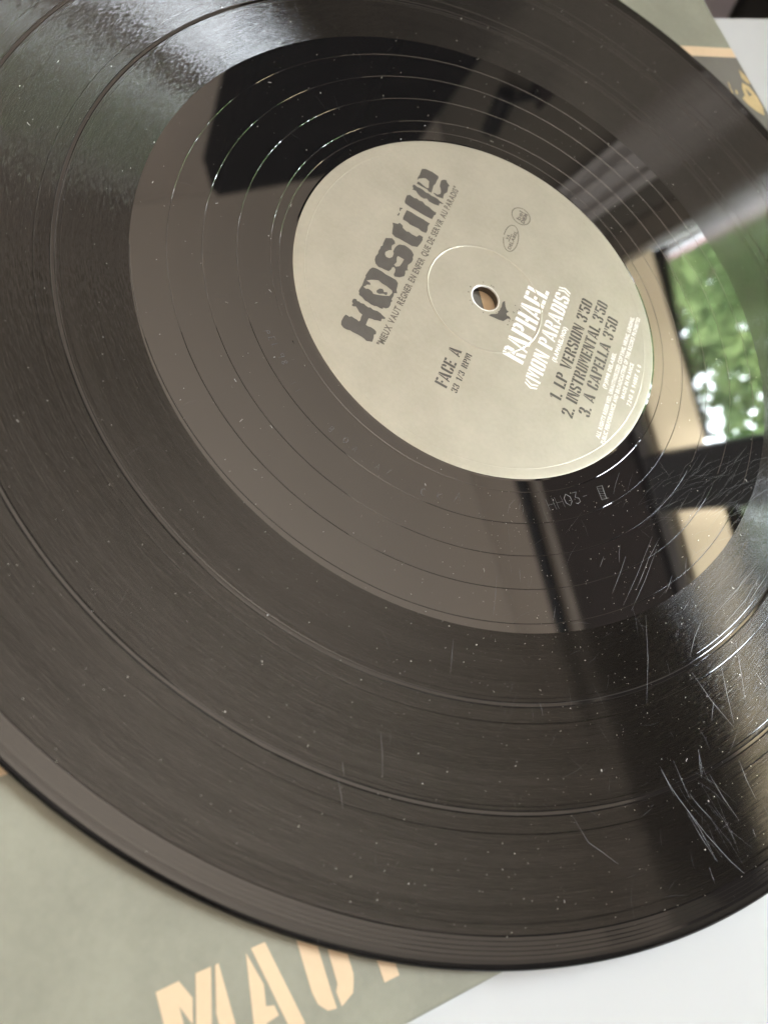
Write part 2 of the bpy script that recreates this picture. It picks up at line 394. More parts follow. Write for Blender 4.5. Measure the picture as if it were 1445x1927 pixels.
def wall_with_hole(name, u0, u1, v0, v1, hu0, hu1, hv0, hv1, n0, n1):
    bm = bmesh.new()
    us, vv = [u0, hu0, hu1, u1], [v0, hv0, hv1, v1]
    g = {}
    for k, n in enumerate((n0, n1)):
        for i, u in enumerate(us):
            for j, v in enumerate(vv):
                g[k, i, j] = bm.verts.new(rp(u, n, v))
    for k in (0, 1):
        for i in range(3):
            for j in range(3):
                if (i, j) == (1, 1):
                    continue
                bm.faces.new((g[k, i, j], g[k, i + 1, j], g[k, i + 1, j + 1], g[k, i, j + 1]))
    ring = [(1, 1), (2, 1), (2, 2), (1, 2)]
    for a in range(4):
        p, q = ring[a], ring[(a + 1) % 4]
        bm.faces.new((g[0, p[0], p[1]], g[0, q[0], q[1]], g[1, q[0], q[1]], g[1, p[0], p[1]]))
    out = [(0, 0), (3, 0), (3, 3), (0, 3)]
    for a in range(4):
        p, q = out[a], out[(a + 1) % 4]
        bm.faces.new((g[0, p[0], p[1]], g[0, q[0], q[1]], g[1, q[0], q[1]], g[1, p[0], p[1]]))
    bmesh.ops.recalc_face_normals(bm, faces=list(bm.faces))
    me = bpy.data.meshes.new(name)
    bm.to_mesh(me)
    bm.free()
    return me

link('lit_wall_strip', rbox('lit_wall_strip', (-0.79, 2.59), (WALL - 0.004, WALL - 0.001), (1.63, CEIL - 0.004), 0.0), M['wall_lit'], kind='structure')  # strip added over the wall, its brighter top painted in
HU0, HU1, HV0, HV1 = -0.255, 1.12, 0.34, 1.215
link('wall_window', wall_with_hole('wall_window', -0.80, 2.6, 0.02, CEIL - 0.002, HU0, HU1, HV0, HV1, WALL, WALL + 0.10), M['wall'], kind='structure')
link('wall_dado', rbox('wall_dado', (-0.80, 2.6), (WALL - 0.004, WALL + 0.09), (-1.2, 0.018), 0.0), M['dado'], kind='structure')
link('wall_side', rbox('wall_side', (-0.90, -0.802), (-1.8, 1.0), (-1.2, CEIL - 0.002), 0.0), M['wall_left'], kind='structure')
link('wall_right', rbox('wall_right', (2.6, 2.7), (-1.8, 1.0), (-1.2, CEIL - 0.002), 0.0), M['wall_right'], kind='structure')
link('added_back_wall', rbox('added_back_wall', (-0.90, 2.6), (-1.8, -1.7), (-1.2, CEIL - 0.002), 0.0), M['added_back_wall'], kind='structure')  # unseen wall, added to give the rim and grooves darkness to mirror

# window: two lights with a heavy mullion
win = empty('window', rp(0.4, WALL, HV0))
tag(win, 'tall two-light window with a wide dark mullion, mirrored in the record beside the label', 'window')
def wpart(name, me, mat, par=None):
    o = link(name, me, mat)
    o.parent = par or win
    o.matrix_parent_inverse = (par or win).matrix_world.inverted()
    return o
bpy.context.view_layer.update()
wpart('jamb', rbox('jamb', (HU0 + 0.001, HU0 + 0.048), (WALL - 0.012, WALL + 0.085), (HV0, HV1 - 0.001), 0.004), M['jamb'])
wpart('jamb', rbox('jamb', (HU1 - 0.05, HU1 - 0.001), (WALL - 0.012, WALL + 0.085), (HV0, HV1 - 0.001), 0.004), M['frame'])
wpart('mullion', rbox('mullion', (0.155, 0.268), (WALL - 0.03, WALL + 0.018), (HV0 + 0.042, HV1 - 0.032), 0.006), M['frame'])
wpart('head', rbox('head', (HU0 + 0.05, HU1 - 0.052), (WALL - 0.008, WALL + 0.012), (HV1 - 0.03, HV1 - 0.001), 0.004), M['frame_grey'])
wpart('sill', rbox('sill', (HU0 + 0.05, HU1 - 0.052), (WALL - 0.05, WALL + 0.06), (HV0 + 0.001, HV0 + 0.04), 0.005), M['frame_grey'])
g = NT('window_glass')
tr = g.n('BsdfTransparent')
gs = g.n('BsdfGlossy')
gs.inputs['Roughness'].default_value = 0.01
fr = g.n('Fresnel')
fr.inputs['IOR'].default_value = 1.3
mx = g.n('MixShader')
g.l(fr.outputs[0], mx.inputs[0])
g.l(tr.outputs[0], mx.inputs[1])
g.l(gs.outputs[0], mx.inputs[2])
g.l(mx.outputs[0], g.out.inputs['Surface'])
for a, b in ((HU0 + 0.05, 0.153), (0.27, HU1 - 0.052)):
    wpart('pane', rbox('pane', (a, b), (WALL + 0.048, WALL + 0.052), (HV0 + 0.042, HV1 - 0.032), 0.0), g.m)

# dark pelmet board over the window, curtain rail at the top of the wall
pel = link('pelmet', rbox('pelmet', (-0.30, 1.16), (WALL - 0.022, WALL - 0.002), (1.218, 1.61), 0.006), M['lintel'])
tag(pel, 'dark brown wooden pelmet board above the window', 'pelmet')
rail = empty('curtain_rail', rp(0.3, WALL - 0.034, 1.70))
tag(rail, 'thin black curtain rail running above the dark pelmet', 'curtain rail')
bpy.context.view_layer.update()
def tube(name, a, b, r, seg=16):
    a, b = Vector(a), Vector(b)
    d = (b - a).normalized()
    x = d.orthogonal().normalized()
    y = d.cross(x)
    vs, fs = [], []
    for p in (a, b):
        for i in range(seg):
            t = 2 * math.pi * i / seg
            vs.append(p + x * (r * math.cos(t)) + y * (r * math.sin(t)))
    for i in range(seg):
        j = (i + 1) % seg
        fs.append((i, j, seg + j, seg + i))
    fs.append(tuple(range(seg - 1, -1, -1)))
    fs.append(tuple(range(seg, 2 * seg)))
    return mesh(name, vs, fs)
wpart('rod', tube('rod', rp(-0.42, WALL - 0.034, 1.66), rp(0.80, WALL - 0.034, 1.69), 0.016), M['black'], rail)
wpart('end_knob', tube('end_knob', rp(0.80, WALL - 0.034, 1.69), rp(0.815, WALL - 0.034, 1.6904), 0.021), M['black'], rail)
for u in (-0.36, 0.70):
    wpart('bracket', tube('bracket', rp(u, WALL - 0.005, 1.675), rp(u, WALL - 0.03, 1.675), 0.008), M['black'], rail)

# pale drawn-back curtain beside the window (soft vertical folds)
def curtain_mesh(u0, u1, n0, v0, v1, folds):
    vs, fs = [], []
    N, K = 80, 12
    for k in range(K + 1):
        for i in range(N + 1):
            s = i / N
            u = u0 + (u1 - u0) * s
            n = n0 + 0.009 * math.sin(s * folds * 2 * math.pi) + 0.004 * math.sin(s * 17 + k * 0.3)
            vs.append(rp(u, n, v0 + (v1 - v0) * k / K))
    for k in range(K):
        for i in range(N):
            a = k * (N + 1) + i
            fs.append((a, a + 1, a + N + 2, a + N + 1))
    return mesh('curtain', vs, fs, True)
cu = link('curtain', curtain_mesh(-0.375, -0.285, WALL - 0.05, -0.05, 1.64, 2), M['curtain'])
so = cu.modifiers.new('thickness', 'SOLIDIFY')
so.thickness = 0.002
tag(cu, 'narrow pale curtain drawn back beside the window, on the black rail', 'curtain')

# wall lamp, unlit, on the olive wall
wl = empty('wall_lamp', rp(-0.60, WALL, 1.3))
tag(wl, 'unlit dark wall lamp with a tilted shade on the olive wall', 'wall lamp')
bpy.context.view_layer.update()
wpart('arm', tube('arm', rp(-0.565, WALL - 0.012, 1.20), rp(-0.598, WALL - 0.035, 1.275), 0.008), M['black'], wl)
wpart('shade', tube('shade', rp(-0.605, WALL - 0.04, 1.26), rp(-0.573, WALL - 0.045, 1.35), 0.019), M['black'], wl)
wpart('back_plate', rbox('back_plate', (-0.595, -0.545), (WALL - 0.014, WALL - 0.001), (1.15, 1.225), 0.006), M['lintel'], wl)
# dark tall cabinet in the corner
cb = empty('cabinet', rp(-0.76, 0.6, -0.7))
tag(cb, 'tall black cabinet standing in the corner beside the olive wall', 'cabinet')
bpy.context.view_layer.update()
wpart('carcass', rbox('carcass', (-0.80, -0.715), (0.36, 0.86), (-0.75, 1.80), 0.006), M['wall_dark'], cb)
for a, b in ((0.365, 0.638), (0.642, 0.855)):
    d_ = wpart('door', rbox('door', (-0.7145, -0.70), (a, b), (-0.70, 1.79), 0.004), M['wall_dark'], cb)

# outside the glass: blind, shutter edge, trees, sky
bl = NT('blind_fabric')
df = bl.n('BsdfDiffuse')
tl = bl.n('BsdfTranslucent')
df.inputs['Color'].default_value = (0.58, 0.49, 0.37, 1)
tl.inputs['Color'].default_value = (0.58, 0.445, 0.285, 1)
mx = bl.n('MixShader')
mx.inputs[0].default_value = 0.85
bl.l(df.outputs[0], mx.inputs[1])
bl.l(tl.outputs[0], mx.inputs[2])
bl.l(mx.outputs[0], bl.out.inputs['Surface'])
bd = empty('roller_blind', rp(0.4, WALL + 0.027, 1.03))
tag(bd, 'beige sunlit roller blind part way down in front of the window glass', 'blind')
bpy.context.view_layer.update()
fu0, fu1 = HU0 + 0.05, HU1 - 0.052
wpart('fabric', mesh('fabric', [rp(fu0, WALL + 0.027, 1.064), rp(fu1, WALL + 0.027, 1.064), rp(fu1, WALL + 0.027, HV1 - 0.002), rp(fu0, WALL + 0.027, HV1 - 0.002)], [(0, 1, 2, 3)]), bl.m, bd)
wpart('roller', tube('roller', rp(fu0, WALL + 0.04, HV1 - 0.012), rp(fu1, WALL + 0.04, HV1 - 0.012), 0.008), M['white_post'], bd)
sh = empty('window_shutter', rp(-0.22, WALL + 0.11, 0.0))
tag(sh, 'open exterior shutter seen edge on, white board with a red-brown edge strip', 'shutter')
bpy.context.view_layer.update()
wpart('board', rbox('board', (-0.240, -0.203), (WALL + 0.102, WALL + 0.135), (0.0, 1.30), 0.003), M['white_post'], sh)
wpart('edge_strip', rbox('edge_strip', (-0.240, -0.213), (WALL + 0.137, WALL + 0.24), (0.0, 1.30), 0.003), M['red'], sh)

sky = NT('sky_glow')
em = sky.n('Emission')
em.inputs['Color'].default_value = (0.86, 0.93, 1.0, 1)
em.inputs['Strength'].default_value = SKY
sky.l(em.outputs[0], sky.out.inputs['Surface'])
vs, fs = [], []
N = 24
for i in range(N + 1):
    a = math.radians(-75 + 150 * i / N)
    for k in range(9):
        e = math.radians(-12 + 84 * k / 8)
        R = 12.0
        vs.append(rp(R * math.sin(a) * math.cos(e), 1.5 + R * math.cos(a) * math.cos(e), R * math.sin(e)))
for i in range(N):
    for k in range(8):
        a = i * 9 + k
        fs.append((a, a + 1, a + 10, a + 9))
link('sky', mesh('sky', vs, fs, True), sky.m, kind='structure')

def leaf_mat(name, c1, c2):
    t = NT(name)
    tc = t.n('TexCoord')
    f = t.noise(tc.outputs['Object'], 2.2, 3)
    g = t.noise(tc.outputs['Object'], 9.0, 2)
    cc = t.ramp(t.math('ADD', t.math('MULTIPLY', f, 0.6), t.math('MULTIPLY', g, 0.4)), [(0.38, c1), (0.62, c2)])
    d = t.n('BsdfDiffuse')
    tl = t.n('BsdfTranslucent')
    t.l(cc, d.inputs['Color'])
    t.l(cc, tl.inputs['Color'])
    m = t.n('MixShader')
    m.inputs[0].default_value = 0.55
    t.l(d.outputs[0], m.inputs[1])
    t.l(tl.outputs[0], m.inputs[2])
    t.l(m.outputs[0], t.out.inputs['Surface'])
    return t.m
M['leaf_a'] = leaf_mat('leaves_fresh', (0.10, 0.19, 0.075), (0.30, 0.42, 0.19))
M['leaf_b'] = leaf_mat('leaves_deep', (0.05, 0.12, 0.06), (0.14, 0.25, 0.11))
M['bark'] = plain('bark', (0.10, 0.08, 0.06), 0.9, var=0.3, scale=20)

def tree(label, base, h, blobs, nleaf, size, lm, seed):
    rnd = random.Random(seed)
    t = empty('tree', base)
    tag(t, label, 'tree', 'trees beyond the window')
    bpy.context.view_layer.update()
    vs, fs = [], []
    seg = 10
    path = [base + RV * (h * k / 6) + RH * (0.06 * math.sin(k * 1.3 + seed)) for k in range(7)]
    for k, p in enumerate(path):
        r = 0.09 * (1 - 0.75 * k / 6)
        for i in range(seg):
            a = 2 * math.pi * i / seg
            vs.append(p + RH * (r * math.cos(a)) + RN * (r * math.sin(a)))
    for k in range(6):
        for i in range(seg):
            j = (i + 1) % seg
            fs.append((k * seg + i, k * seg + j, (k + 1) * seg + j, (k + 1) * seg + i))
    for (bu, bn, bv, br) in blobs:          # limbs into each leaf mass
        a = path[3]
        b = rp(bu, bn, bv)
        d = (b - a).normalized()
        x = d.orthogonal().normalized()
        y = d.cross(x)
        s0 = len(vs)
        for p, r in ((a, 0.035), ((a + b) / 2 + RV * 0.05, 0.022), (b, 0.008)):
            for i in range(6):
                q = 2 * math.pi * i / 6
                vs.append(p + x * (r * math.cos(q)) + y * (r * math.sin(q)))
        for k in range(2):
            for i in range(6):
                j = (i + 1) % 6
                fs.append((s0 + k * 6 + i, s0 + k * 6 + j, s0 + (k + 1) * 6 + j, s0 + (k + 1) * 6 + i))
    wpart('trunk', mesh('trunk', vs, fs, True), M['bark'], t)
    vs, fs = [], []
    tot = sum(b[3] ** 2 for b in blobs)
    for (bu, bn, bv, br) in blobs:
        for _ in range(int(nleaf * br * br / tot)):
            d = Vector((rnd.gauss(0, 1), rnd.gauss(0, 1), rnd.gauss(0, 1))).normalized()
            rr = br * (rnd.random() ** 0.45)
            c = rp(bu + d.x * rr, bn + d.y * rr * 0.7, bv + d.z * rr * 0.8)
            ax = Vector((rnd.gauss(0, 1), rnd.gauss(0, 1), rnd.gauss(0, 1) - 0.6)).normalized()
            sd = ax.orthogonal().normalized()
            sd = (Matrix.Rotation(rnd.uniform(0, 6.28), 3, ax) @ sd)
            nn = ax.cross(sd)
            L = size * rnd.uniform(0.6, 1.3)
            W = L * 0.33
            k = len(vs)
            vs += [c - ax * L / 2, c + sd * W + nn * W * 0.35, c + ax * L / 2, c - sd * W + nn * W * 0.35, c + ax * L * 0.08]
            fs += [(k, k + 1, k + 4), (k + 1, k + 2, k + 4), (k + 2, k + 3, k + 4), (k + 3, k, k + 4)]
    wpart('crown', mesh('crown', vs, fs), lm, t)
tree('fresh green leafy tree close behind the left window light', rp(-0.75, 2.6, -1.0), 3.0,
     [(-0.75, 2.6, 2.75, 0.50), (-0.20, 2.5, 2.45, 0.42), (-0.25, 2.6, 1.75, 0.50), (-0.7, 2.7, 2.1, 0.5), (-0.9, 2.7, 1.2, 0.6), (-0.3, 2.5, 0.7, 0.6), (0.1, 2.7, 1.3, 0.4), (-0.35, 2.7, 3.05, 0.4), (0.15, 2.6, 2.2, 0.40), (0.30, 2.7, 2.75, 0.35), (0.45, 2.7, 1.6, 0.35), (0.05, 2.65, 2.9, 0.38), (0.28, 2.6, 2.45, 0.3)], 6600, 0.085, M['leaf_a'], 1)
tree('deep green tree with dense foliage farther behind the fresh green one', rp(-0.9, 4.4, -1.0), 4.6,
     [(-1.2, 4.2, 3.6, 0.9), (-0.4, 4.4, 4.3, 0.75), (-1.0, 4.3, 4.9, 0.8), (-0.1, 4.5, 3.3, 0.7), (-1.6, 4.4, 2.6, 0.9), (-0.6, 4.4, 2.2, 0.9), (-0.5, 4.5, 1.0, 0.9)], 4600, 0.14, M['leaf_b'], 2)
tree('sparse young tree with open gaps behind the right window light', rp(1.6, 3.6, -1.0), 3.4,
     [(0.75, 3.4, 3.6, 0.35), (1.3, 3.6, 0.9, 0.5), (2.6, 3.6, 1.0, 0.6), (0.6, 3.6, 2.6, 0.35), (1.9, 3.6, 0.6, 0.5), (1.35, 3.6, 3.95, 0.42), (1.0, 3.6, 3.5, 0.35), (1.8, 3.6, 3.7, 0.45)], 2900, 0.11, M['leaf_a'], 3)

# white table and the black chair behind it
tb = empty('table', (0.25, -0.05, -0.74))
tag(tb, 'white laminate table under the grey-green record sleeve', 'table')
bpy.context.view_layer.update()
TA = math.radians(56.4)
TX = Vector((math.cos(TA), math.sin(TA), 0))
TY = Vector((-math.sin(TA), math.cos(TA), 0))
TZ = Vector((0, 0, 1))
TM = Matrix(((TX.x, TY.x, 0, 0), (TX.y, TY.y, 0, 0), (0, 0, 1, 0), (0, 0, 0, 1)))
TOPZ = -0.0058
wpart('top', bevel_box('top', (-0.75, -0.62, TOPZ - 0.028), (0.62, 0.1032, TOPZ), 0.002, 3, TM), M['table'], tb)
for x in (-0.70, 0.57):
    for y in (-0.57, 0.053):
        wpart('leg', bevel_box('leg', (x - 0.02, y - 0.02, -0.744), (x + 0.02, y + 0.02, TOPZ - 0.0285), 0.003, 2, TM), M['table'], tb)

ch = empty('chair', (0.25, 0.62, -0.74))
tag(ch, 'black chair standing behind the far edge of the white table', 'chair')
bpy.context.view_layer.update()
CHX = Vector((0.996, 0.087, 0)); CHY = Vector((-0.087, 0.996, 0))
CH = Matrix(((CHX.x, CHY.x, 0, 0.046), (CHX.y, CHY.y, 0, 0.56), (0, 0, 1, 0), (0, 0, 0, 1)))
wpart('seat', bevel_box('seat', (0.0, -0.02, -0.30), (0.42, 0.40, -0.26), 0.012, 3, CH), M['black'], ch)
wpart('backrest', bevel_box('backrest', (0.0, 0.0, -0.20), (0.42, 0.025, 0.012), 0.010, 3, CH), M['black'], ch)
for x in (0.02, 0.37):
    for y in (0.0, 0.36):
        wpart('leg', bevel_box('leg', (x, y, -0.744), (x + 0.03, y + 0.03, -0.301), 0.004, 2, CH), M['black'], ch)
    wpart('back_post', bevel_box('back_post', (x, 0.003, -0.26), (x + 0.03, 0.022, -0.19), 0.003, 2, CH), M['black'], ch)

# ================================================================== SLEEVE
SA = math.radians(53.2)
SX = Vector((math.cos(SA), math.sin(SA), 0))      # reading direction of the sleeve lettering
SY = Vector((-math.sin(SA), math.cos(SA), 0))
SM = Matrix(((SX.x, SY.x, 0, 0), (SX.y, SY.y, 0, 0), (0, 0, 1, 0), (0, 0, 0, 1)))
SX0, SX1, SY0, SY1 = -0.1658, 0.1494, -0.1398, 0.1752
STOP = -0.00225
sl = empty('record_sleeve', (0, 0, TOPZ))
tag(sl, 'grey-green cardboard record sleeve with orange stripes and stencil letters, under the record', 'record sleeve')
bpy.context.view_layer.update()
wpart('jacket', bevel_box('jacket', (SX0, SY0, TOPZ + 0.00005), (SX1, SY1, STOP), 0.0008, 3, SM), M['card'], sl)
def flat(name, polys, z, mat, par, X, Y, org=(0, 0)):
    """printed areas: 2D polygons in mm in the frame X,Y laid at height z (m)"""
    bm = bmesh.new()
    for poly in polys:
        outer, holes = (poly[0], poly[1:]) if isinstance(poly[0][0], (list, tuple)) else (poly, [])
        edges = []
        for loop in [outer] + list(holes):
            vs = [bm.verts.new((X * (p[0] / 1000) + Y * (p[1] / 1000)) + Vector((0, 0, z))) for p in loop]
            for i in range(len(vs)):
                edges.append(bm.edges.new((vs[i], vs[(i + 1) % len(vs)])))
        bmesh.ops.triangle_fill(bm, use_beauty=True, use_dissolve=False, edges=edges)
    bmesh.ops.recalc_face_normals(bm, faces=list(bm.faces))
    for f in bm.faces:
        if f.normal.z < 0:
            f.normal_flip()
    me = bpy.data.meshes.new(name)
    bm.to_mesh(me)
    bm.free()
    o = link(name, me, mat)
    o.parent = par
    o.matrix_parent_inverse = par.matrix_world.inverted()
    return o
def rect(x0, y0, x1, y1):
    return [(x0, y0), (x1, y0), (x1, y1), (x0, y1)]
PZ = STOP + 0.00004
pic = flat('picture_panel', [rect(-165.2, -73.0, 148.8, 87.3)], PZ, M['card_dark'], sl, SX, SY)
flat('stripe', [rect(-165.2, 87.4, 148.8, 91.8)], PZ, M['card_orange'], sl, SX, SY)
flat('stripe', [rect(-165.2, -77.7, 148.8, -73.1)], PZ, M['card_orange'], sl, SX, SY)
# the gold drawing on the dark panel: one big patch under the spindle hole, loose strokes near the edge
PZ2 = PZ + 0.00004
flat('gold_drawing', [[(0.6, 8), (14, 10), (16, -6), (-0.6, -8), (-0.1, -2), (0.7, 3)]], PZ2, M['card_orange'], pic, SX, SY)
rnd = random.Random(11)
def blob(cx, cy, rx, ry, n=11, rot=0.0, rough=0.3):
    out = []
    for i in range(n):
        a = 2 * math.pi * i / n
        k = 1 + rnd.uniform(-rough, rough)
        x, y = rx * k * math.cos(a), ry * k * math.sin(a)
        out.append((cx + x * math.cos(rot) - y * math.sin(rot), cy + x * math.sin(rot) + y * math.cos(rot)))
    return out
gold = [[(146.4, 81.8), (148.4, 78.6), (148.3, 75.0), (146.8, 75.6), (145.4, 77.8)],
        [[(144.3, 75.8), (146.8, 74.0), (147.9, 69.4), (147.9, 64.8), (146.3, 61.0), (143.6, 62.6), (141.0, 66.0), (139.9, 68.6), (142.0, 70.0), (142.6, 73.0)],
         [(144.2, 73.2), (144.0, 69.6), (146.0, 70.2)]],
        [(133.6, 74.3), (134.0, 74.0), (136.3, 70.0), (135.8, 69.8)], [(137.2, 76.0), (137.6, 75.8), (136.2, 68.2), (135.5, 68.4)],
        [(138.6, 72.5), (139.6, 72.0), (138.8, 70.2), (138.2, 70.6)]]
for k in range(16):
    cx, cy = rnd.uniform(118, 147), rnd.uniform(-30, 56)
    gold.append(blob(cx, cy, rnd.uniform(1.0, 3.2), rnd.uniform(0.5, 1.4), 12, rnd.uniform(0, 3), 0.45))
flat('gold_drawing', gold, PZ2, M['gold'], pic, SX, SY)
letters = {
    'M': [[(-115.1, -118.0), (-111.3, -117.9), (-109.9, -121.1), (-110.9, -124.8), (-112.2, -121.4), (-112.2, -132.2), (-115.1, -132.2)],
          [(-108.5, -117.9), (-105.9, -117.9), (-108.8, -128.6), (-111.0, -127.2)],
          [(-104.6, -117.9), (-104.5, -132.2), (-107.0, -132.2), (-107.0, -124.8), (-105.2, -118.0)]],
    'A': [[(-99.9, -118.2), (-98.5, -123.9), (-99.1, -127.1), (-97.8, -127.5), (-97.5, -129.2), (-99.8, -129.5), (-100.2, -132.2), (-102.4, -132.2)],
          [(-98.9, -117.9), (-96.4, -117.9), (-93.7, -132.2), (-96.3, -132.2)]],
    'U': [[(-91.2, -117.9), (-88.0, -117.9), (-88.0, -129.3), (-87.9, -132.3), (-89.5, -132.0), (-90.8, -130.4), (-91.2, -128.2)],
          [(-86.4, -117.9), (-83.3, -117.9), (-83.4, -128.5), (-83.8, -129.8), (-84.5, -131.3), (-87.0, -132.4), (-87.2, -129.9), (-86.6, -128.9)]],
    'T': [[(-79.0, -117.9), (-75.8, -117.9), (-75.6, -132.1), (-78.6, -132.1)]],
}
for k, ps in letters.items():
    flat('stencil_letter', ps, PZ, M['card_orange'], sl, SX, SY)

# ================================================================== RECORD
rec = empty('vinyl_record', (0, 0, 0))
tag(rec, 'scratched black vinyl record with a grey-beige paper label, lying on its sleeve', 'vinyl record')
ZB = -2.2                                     # underside (mm)
def part(name, me, mat, par=rec, kind=None):
    return link(name, me, mat, par, kind)
# outer edge: rounded bead and flat underside
edge = [(148.5, 0.03)]
for k in range(0, 19):
    a = math.radians(90 - 10 * k)
    edge.append((148.8 + 1.7 * math.cos(a), -1.08 + 1.10 * math.sin(a)))
part('rim', lathe('rim', edge, 512, False), M['rim'])
part('underside', lathe('underside', [(148.8, ZB + 0.02), (51.0, ZB + 0.0), (51.0, ZB + 0.02), (3.62, ZB + 0.02)], 256), M['wax'])
def vring(prof, r, w=0.12, d=0.07, z=0.0):
    prof += [(r - w, z), (r, z - d), (r + w, z)]
# lead-in with a few turns of wide-pitch groove
pr = [(144.45, -0.10), (144.75, 0.0)]
for r in (145.5, 146.35, 147.1, 147.9):
    vring(pr, r, 0.09, 0.02)
pr.append((148.5, 0.03))
part('lead_in_band', lathe('lead_in_band', pr, 512), M['lead_in'])
GZ = -0.10
def band(r0, r1, mat, rings):
    pr = [(r0, GZ)]
    for r, w, d in rings:
        vring(pr, r, w, d, GZ)
    pr.append((r1, GZ))
    part('groove_band', lathe('groove_band', pr, 512), mat)
band(123.75, 144.45, M['groove_a'], [(126.9, 0.16, 0.05), (142.6, 0.2, 0.045)])
band(102.55, 122.55, M['groove_b'], [(105.7, 0.2, 0.07), (121.8, 0.14, 0.04)])
band(86.6, 101.35, M['groove_c'], [(100.5, 0.12, 0.04)])
for r0, r1 in ((101.35, 102.55), (122.55, 123.75)):
    pr = [(r0, GZ), (r0 + 0.16, GZ - 0.06), (r0 + 0.30, GZ), (r1 - 0.30, GZ), (r1 - 0.16, GZ - 0.06), (r1, GZ)]
    part('track_gap', lathe('track_gap', pr, 512), M['gap'])
# run-out area: a real spiral groove winding in to the locked groove
vs, fs = [], []
STEP = 360
turns = 4.06
def spr(phi):                                  # phi in turns from the start at 86.6 mm
    return max(86.45 - 7.8 * phi, 54.6)
TH0 = math.radians(-140 + 360 * (86.45 - 78.6) / 7.8 * -1)
rows = int(STEP * turns)
W2, DD = 0.085, 0.05
for i in range(rows + 1):
    phi = i / STEP
    a = TH0 + 2 * math.pi * phi
    r = spr(phi)
    nxt = spr(phi + 1) + W2 if phi + 1 <= 4.06 else 54.685
    dd_ = DD * min(1.0, (turns - phi) / 0.12)
    for q, (rr, z) in enumerate(((r + W2, 0), (r, -dd_), (r, -dd_), (r - W2, 0), (r - W2, 0), (nxt, 0))):
        vs.append((rr * math.cos(a) / 1000, rr * math.sin(a) / 1000, (GZ + z) / 1000))
for i in range(rows):
    for q in (0, 2, 4):
        a, b = i * 6 + q, i * 6 + q + 1
        if (Vector(vs[a]) - Vector(vs[b])).length < 5e-6:
            continue
        fs.append((a, a + 6, b + 6, b))
part('run_out_area', mesh('run_out_area', vs, fs, True), M['wax'])
# ring from the groove bands to the first turn of the spiral
vs, fs = [], []
for i in range(STEP + 1):
    a = TH0 + 2 * math.pi * i / STEP
    r = spr(i / STEP) + W2
    vs.append((86.6 * math.cos(a) / 1000, 86.6 * math.sin(a) / 1000, GZ / 1000))
    vs.append((r * math.cos(a) / 1000, r * math.sin(a) / 1000, GZ / 1000))
for i in range(STEP):
    fs.append((2 * i, 2 * i + 2, 2 * i + 3, 2 * i + 1))
part('run_out_shoulder', mesh('run_out_shoulder', vs, fs, True), M['wax'])
part('locked_groove', lathe('locked_groove', [(50.0, -0.06), (50.5, GZ), (53.25, GZ), (53.33, GZ - 0.035), (53.41, GZ), (54.685, GZ)], 400), M['wax'])

# ---- label
lab = part('paper_label', lathe('paper_label', [(3.68, 0.0), (4.3, 0.0), (15.4, 0.0), (15.75, 0.03), (15.95, 0.115), (16.15, 0.02), (16.5, 0.0), (47.15, 0.0), (47.3, 0.035), (47.45, 0.0), (48.6, -0.01), (49.6, -0.03), (50.0, -0.08)], 360, True), M['paper'])
lab['label'] = 'grey-beige paper label with dark and white print'
for p in lab.data.polygons:
    p.use_smooth = True
vs, fs = [], []
N = 120
rnd = random.Random(3)
jit = [rnd.uniform(-0.12, 0.25) for _ in range(N)]
for i in range(N):
    a = 2 * math.pi * i / N
    jj = (jit[i] + jit[(i + 1) % N] + jit[i - 1]) / 3
    for r, z in ((3.92 + jj * 0.8, 0.02), (3.62, 0.0), (3.60, -0.35)):
        vs.append((r * math.cos(a) / 1000, r * math.sin(a) / 1000, z / 1000))
for i in range(N):
    j = (i + 1) % N
    for q in (0, 1):
        fs.append((i * 3 + q, i * 3 + q + 1, j * 3 + q + 1, j * 3 + q))
part('torn_hole_edge', mesh('torn_hole_edge', vs, fs, True), M['torn'], lab)
part('hole_wall', lathe('hole_wall', [(3.62, ZB), (3.60, -0.35)], 96), M['wax'])

LA = math.radians(100.8)
LX = Vector((math.cos(LA), math.sin(LA), 0))
LY = Vector((-math.sin(LA), math.cos(LA), 0))
LZ = 0.00004
bpy.context.view_layer.update()
L = LOGO
for ps in ([L['H']], [[L['O'], L['Oh']], L['Od']], [[L['S'], L['Sh']]], [L['t']], [L['i'], L['i2'], L['i3']], [L['l']], [L['e1'], L['e2'], L['e3']]):
    flat('logo_letter', ps, LZ, M['ink'], lab, LX, LY)
rnd = random.Random(5)
spl = [L['blob']]
bx = sum(p[0] for p in L['blob']) / len(L['blob'])
by = sum(p[1] for p in L['blob']) / len(L['blob'])
for k in range(14):
    spl.append(blob(rnd.uniform(-4.5, 3.5), rnd.uniform(-9.6, -7.8), 0.16, 0.12, 7, 0, 0.4))
for k in range(14):
    a = rnd.uniform(0, 6.28)
    spl.append(blob(4.75 * math.cos(a), 4.75 * math.sin(a), 0.28, 0.10, 8, a + rnd.choice((0, 1.57)), 0.4))
flat('ink_splash', spl, LZ + 0.00001, M['ink'], lab, LX, LY)

